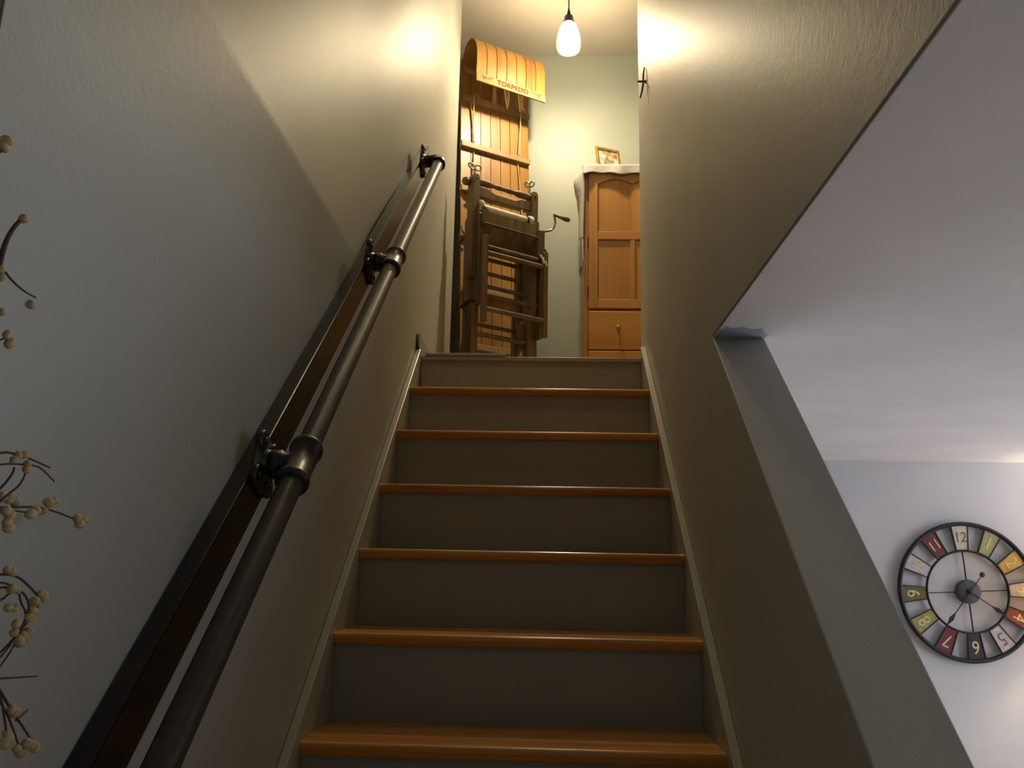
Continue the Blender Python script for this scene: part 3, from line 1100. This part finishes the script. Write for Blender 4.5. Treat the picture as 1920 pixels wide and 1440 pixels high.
stems = [
    [(-150, 520), (-60, 330), (-20, 300), (2, 284), (13, 270)],
    [(-150, 760), (-30, 600), (-8, 540), (2, 478), (18, 436), (40, 410)],
    [(-140, 640), (-30, 480), (0, 496), (18, 522), (44, 546), (67, 558)],
    [(-150, 760), (-60, 660), (0, 637), (14, 633)],
    [(-150, 1000), (-60, 880), (0, 846), (30, 851), (50, 857), (94, 877)],
    [(-150, 980), (-60, 890), (0, 868), (60, 872), (76, 876), (102, 903)],
    [(-150, 1060), (-50, 990), (10, 930), (38, 910), (49, 885), (46, 874)],
    [(-120, 1020), (-40, 950), (4, 914), (24, 888), (27, 876)],
    [(-150, 1040), (-50, 955), (10, 951), (70, 950), (108, 960), (148, 977)],
    [(-150, 1040), (-40, 962), (10, 955), (60, 962)],
    [(-150, 1200), (-60, 1090), (0, 1075), (34, 1080), (60, 1104), (74, 1122), (70, 1142), (44, 1176), (0, 1226), (-80, 1290)],
    [(-150, 1220), (-60, 1100), (0, 1088), (44, 1108), (57, 1138), (46, 1168), (0, 1238), (-80, 1300)],
    [(-150, 1230), (-50, 1130), (0, 1098), (36, 1106), (38, 1130), (52, 1152), (30, 1205), (0, 1252), (-60, 1320)],
    [(-150, 1300), (-40, 1274), (20, 1271), (70, 1268)],
    [(-150, 1180), (-40, 1240), (0, 1294), (20, 1330), (44, 1364), (66, 1400)],
    [(-150, 1200), (-40, 1260), (2, 1300), (10, 1360), (16, 1396)],
    [(-30, 1270), (10, 1330), (26, 1370), (38, 1408)],
    [(30, 1350), (42, 1340), (52, 1331)],
    [(-20, 1118), (0, 1128), (18, 1112)],
]
for i, s_ in enumerate(stems):
    dd = random.uniform(-.015, .015)
    pts = [bp(x, y, dd*min(1, (j+1)/3) if x > -100 else -.03) for j, (x, y) in enumerate(s_)]
    # smooth
    for _ in range(2):
        q = [pts[0]]
        for a, b_ in zip(pts, pts[1:]):
            q += [a*.75+b_*.25, a*.25+b_*.75]
        pts = q + [pts[-1]]
    r0 = .0032 if i in (1,) else random.uniform(.0012, .0017)
    MB().tube(pts, [r0*(1-.45*k/(len(pts)-1)) for k in range(len(pts))], 6).build('stem', 'twig_bark', sg)
    stems[i] = dd
# main bundle, tied, with a nail in the wall
mb = MB()
for k in range(9):
    a = k*.7
    pts = [atx(-150+14*math.cos(a+j*.5), 150+1350*j/10, .0).lerp(V((XL+.014+.008*math.sin(a), core.y, 0)), 0) for j in range(11)]
    pts = [V((XL+.014+.008*math.sin(a+j*.6), core.y+.012*math.cos(a+j*.6), 2.15-.085*j)) for j in range(11)]
    mb.tube(pts, .0035, 6)
mb.build('bundle', 'twig_bark', sg)
MB().lathe([(.0, -.0), (.004, 0), (.004, .03), (.007, .031), (0, .033)], (XL, core.y, 2.13), (1, 0, 0), 10).build('nail', 'black_iron', sg)
berries = [(12, 264, 0), (8, 276, 0), (44, 410, 1), (57, 571, 2), (3, 585, 3), (14, 627, 3), (19, 643, 3), (2, 505, 1), (2, 520, 1), (34, 855, 4), (26, 862, 4), (46, 853, 4), (51, 870, 6), (50, 880, 6),
           (150, 983, 8), (157, 975, 8), (145, 972, 8), (92, 942, 8), (102, 939, 8), (58, 964, 9), (66, 958, 9), (82, 958, 8), (18, 935, 8), (28, 940, 8), (4, 930, 8), (12, 958, 9), (18, 966, 9), (13, 980, 9), (17, 990, 9),
           (14, 1068, 10), (22, 1072, 10), (82, 1119, 10), (76, 1114, 10), (22, 1104, 11), (32, 1106, 11), (16, 1139, 18), (28, 1140, 18), (64, 1128, 10), (61, 1146, 10), (56, 1158, 11), (30, 1170, 12), (26, 1186, 12), (44, 1194, 12), (36, 1203, 12), (52, 1186, 12), (33, 1197, 12),
           (22, 1330, 14), (28, 1336, 14), (66, 1402, 14), (60, 1398, 14), (38, 1412, 16), (32, 1404, 16), (44, 1406, 16), (14, 1384, 15), (8, 1396, 15), (12, 1376, 15), (50, 1394, 14)]
bm = bmesh.new()
bmesh.ops.create_icosphere(bm, subdivisions=2, radius=.0040)
for v_ in bm.verts:
    v_.co.z *= 1.2
    v_.co *= 1+.06*math.sin(v_.co.x*900)
bme = bpy.data.meshes.new('berry')
bm.to_mesh(bme)
bm.free()
for p_ in bme.polygons:
    p_.use_smooth = True
bme.materials.append(M['berry_cream'])
for x, y, si in berries:
    o = bpy.data.objects.new('berry', bme)
    col.objects.link(o)
    o.parent = sg
    o.location = bp(x, y, stems[si]+.002) - sg.location
    o.rotation_euler = (random.uniform(0, 3), random.uniform(0, 3), random.uniform(0, 3))
    k = random.uniform(.85, 1.25)
    o.scale = (k, k, k)
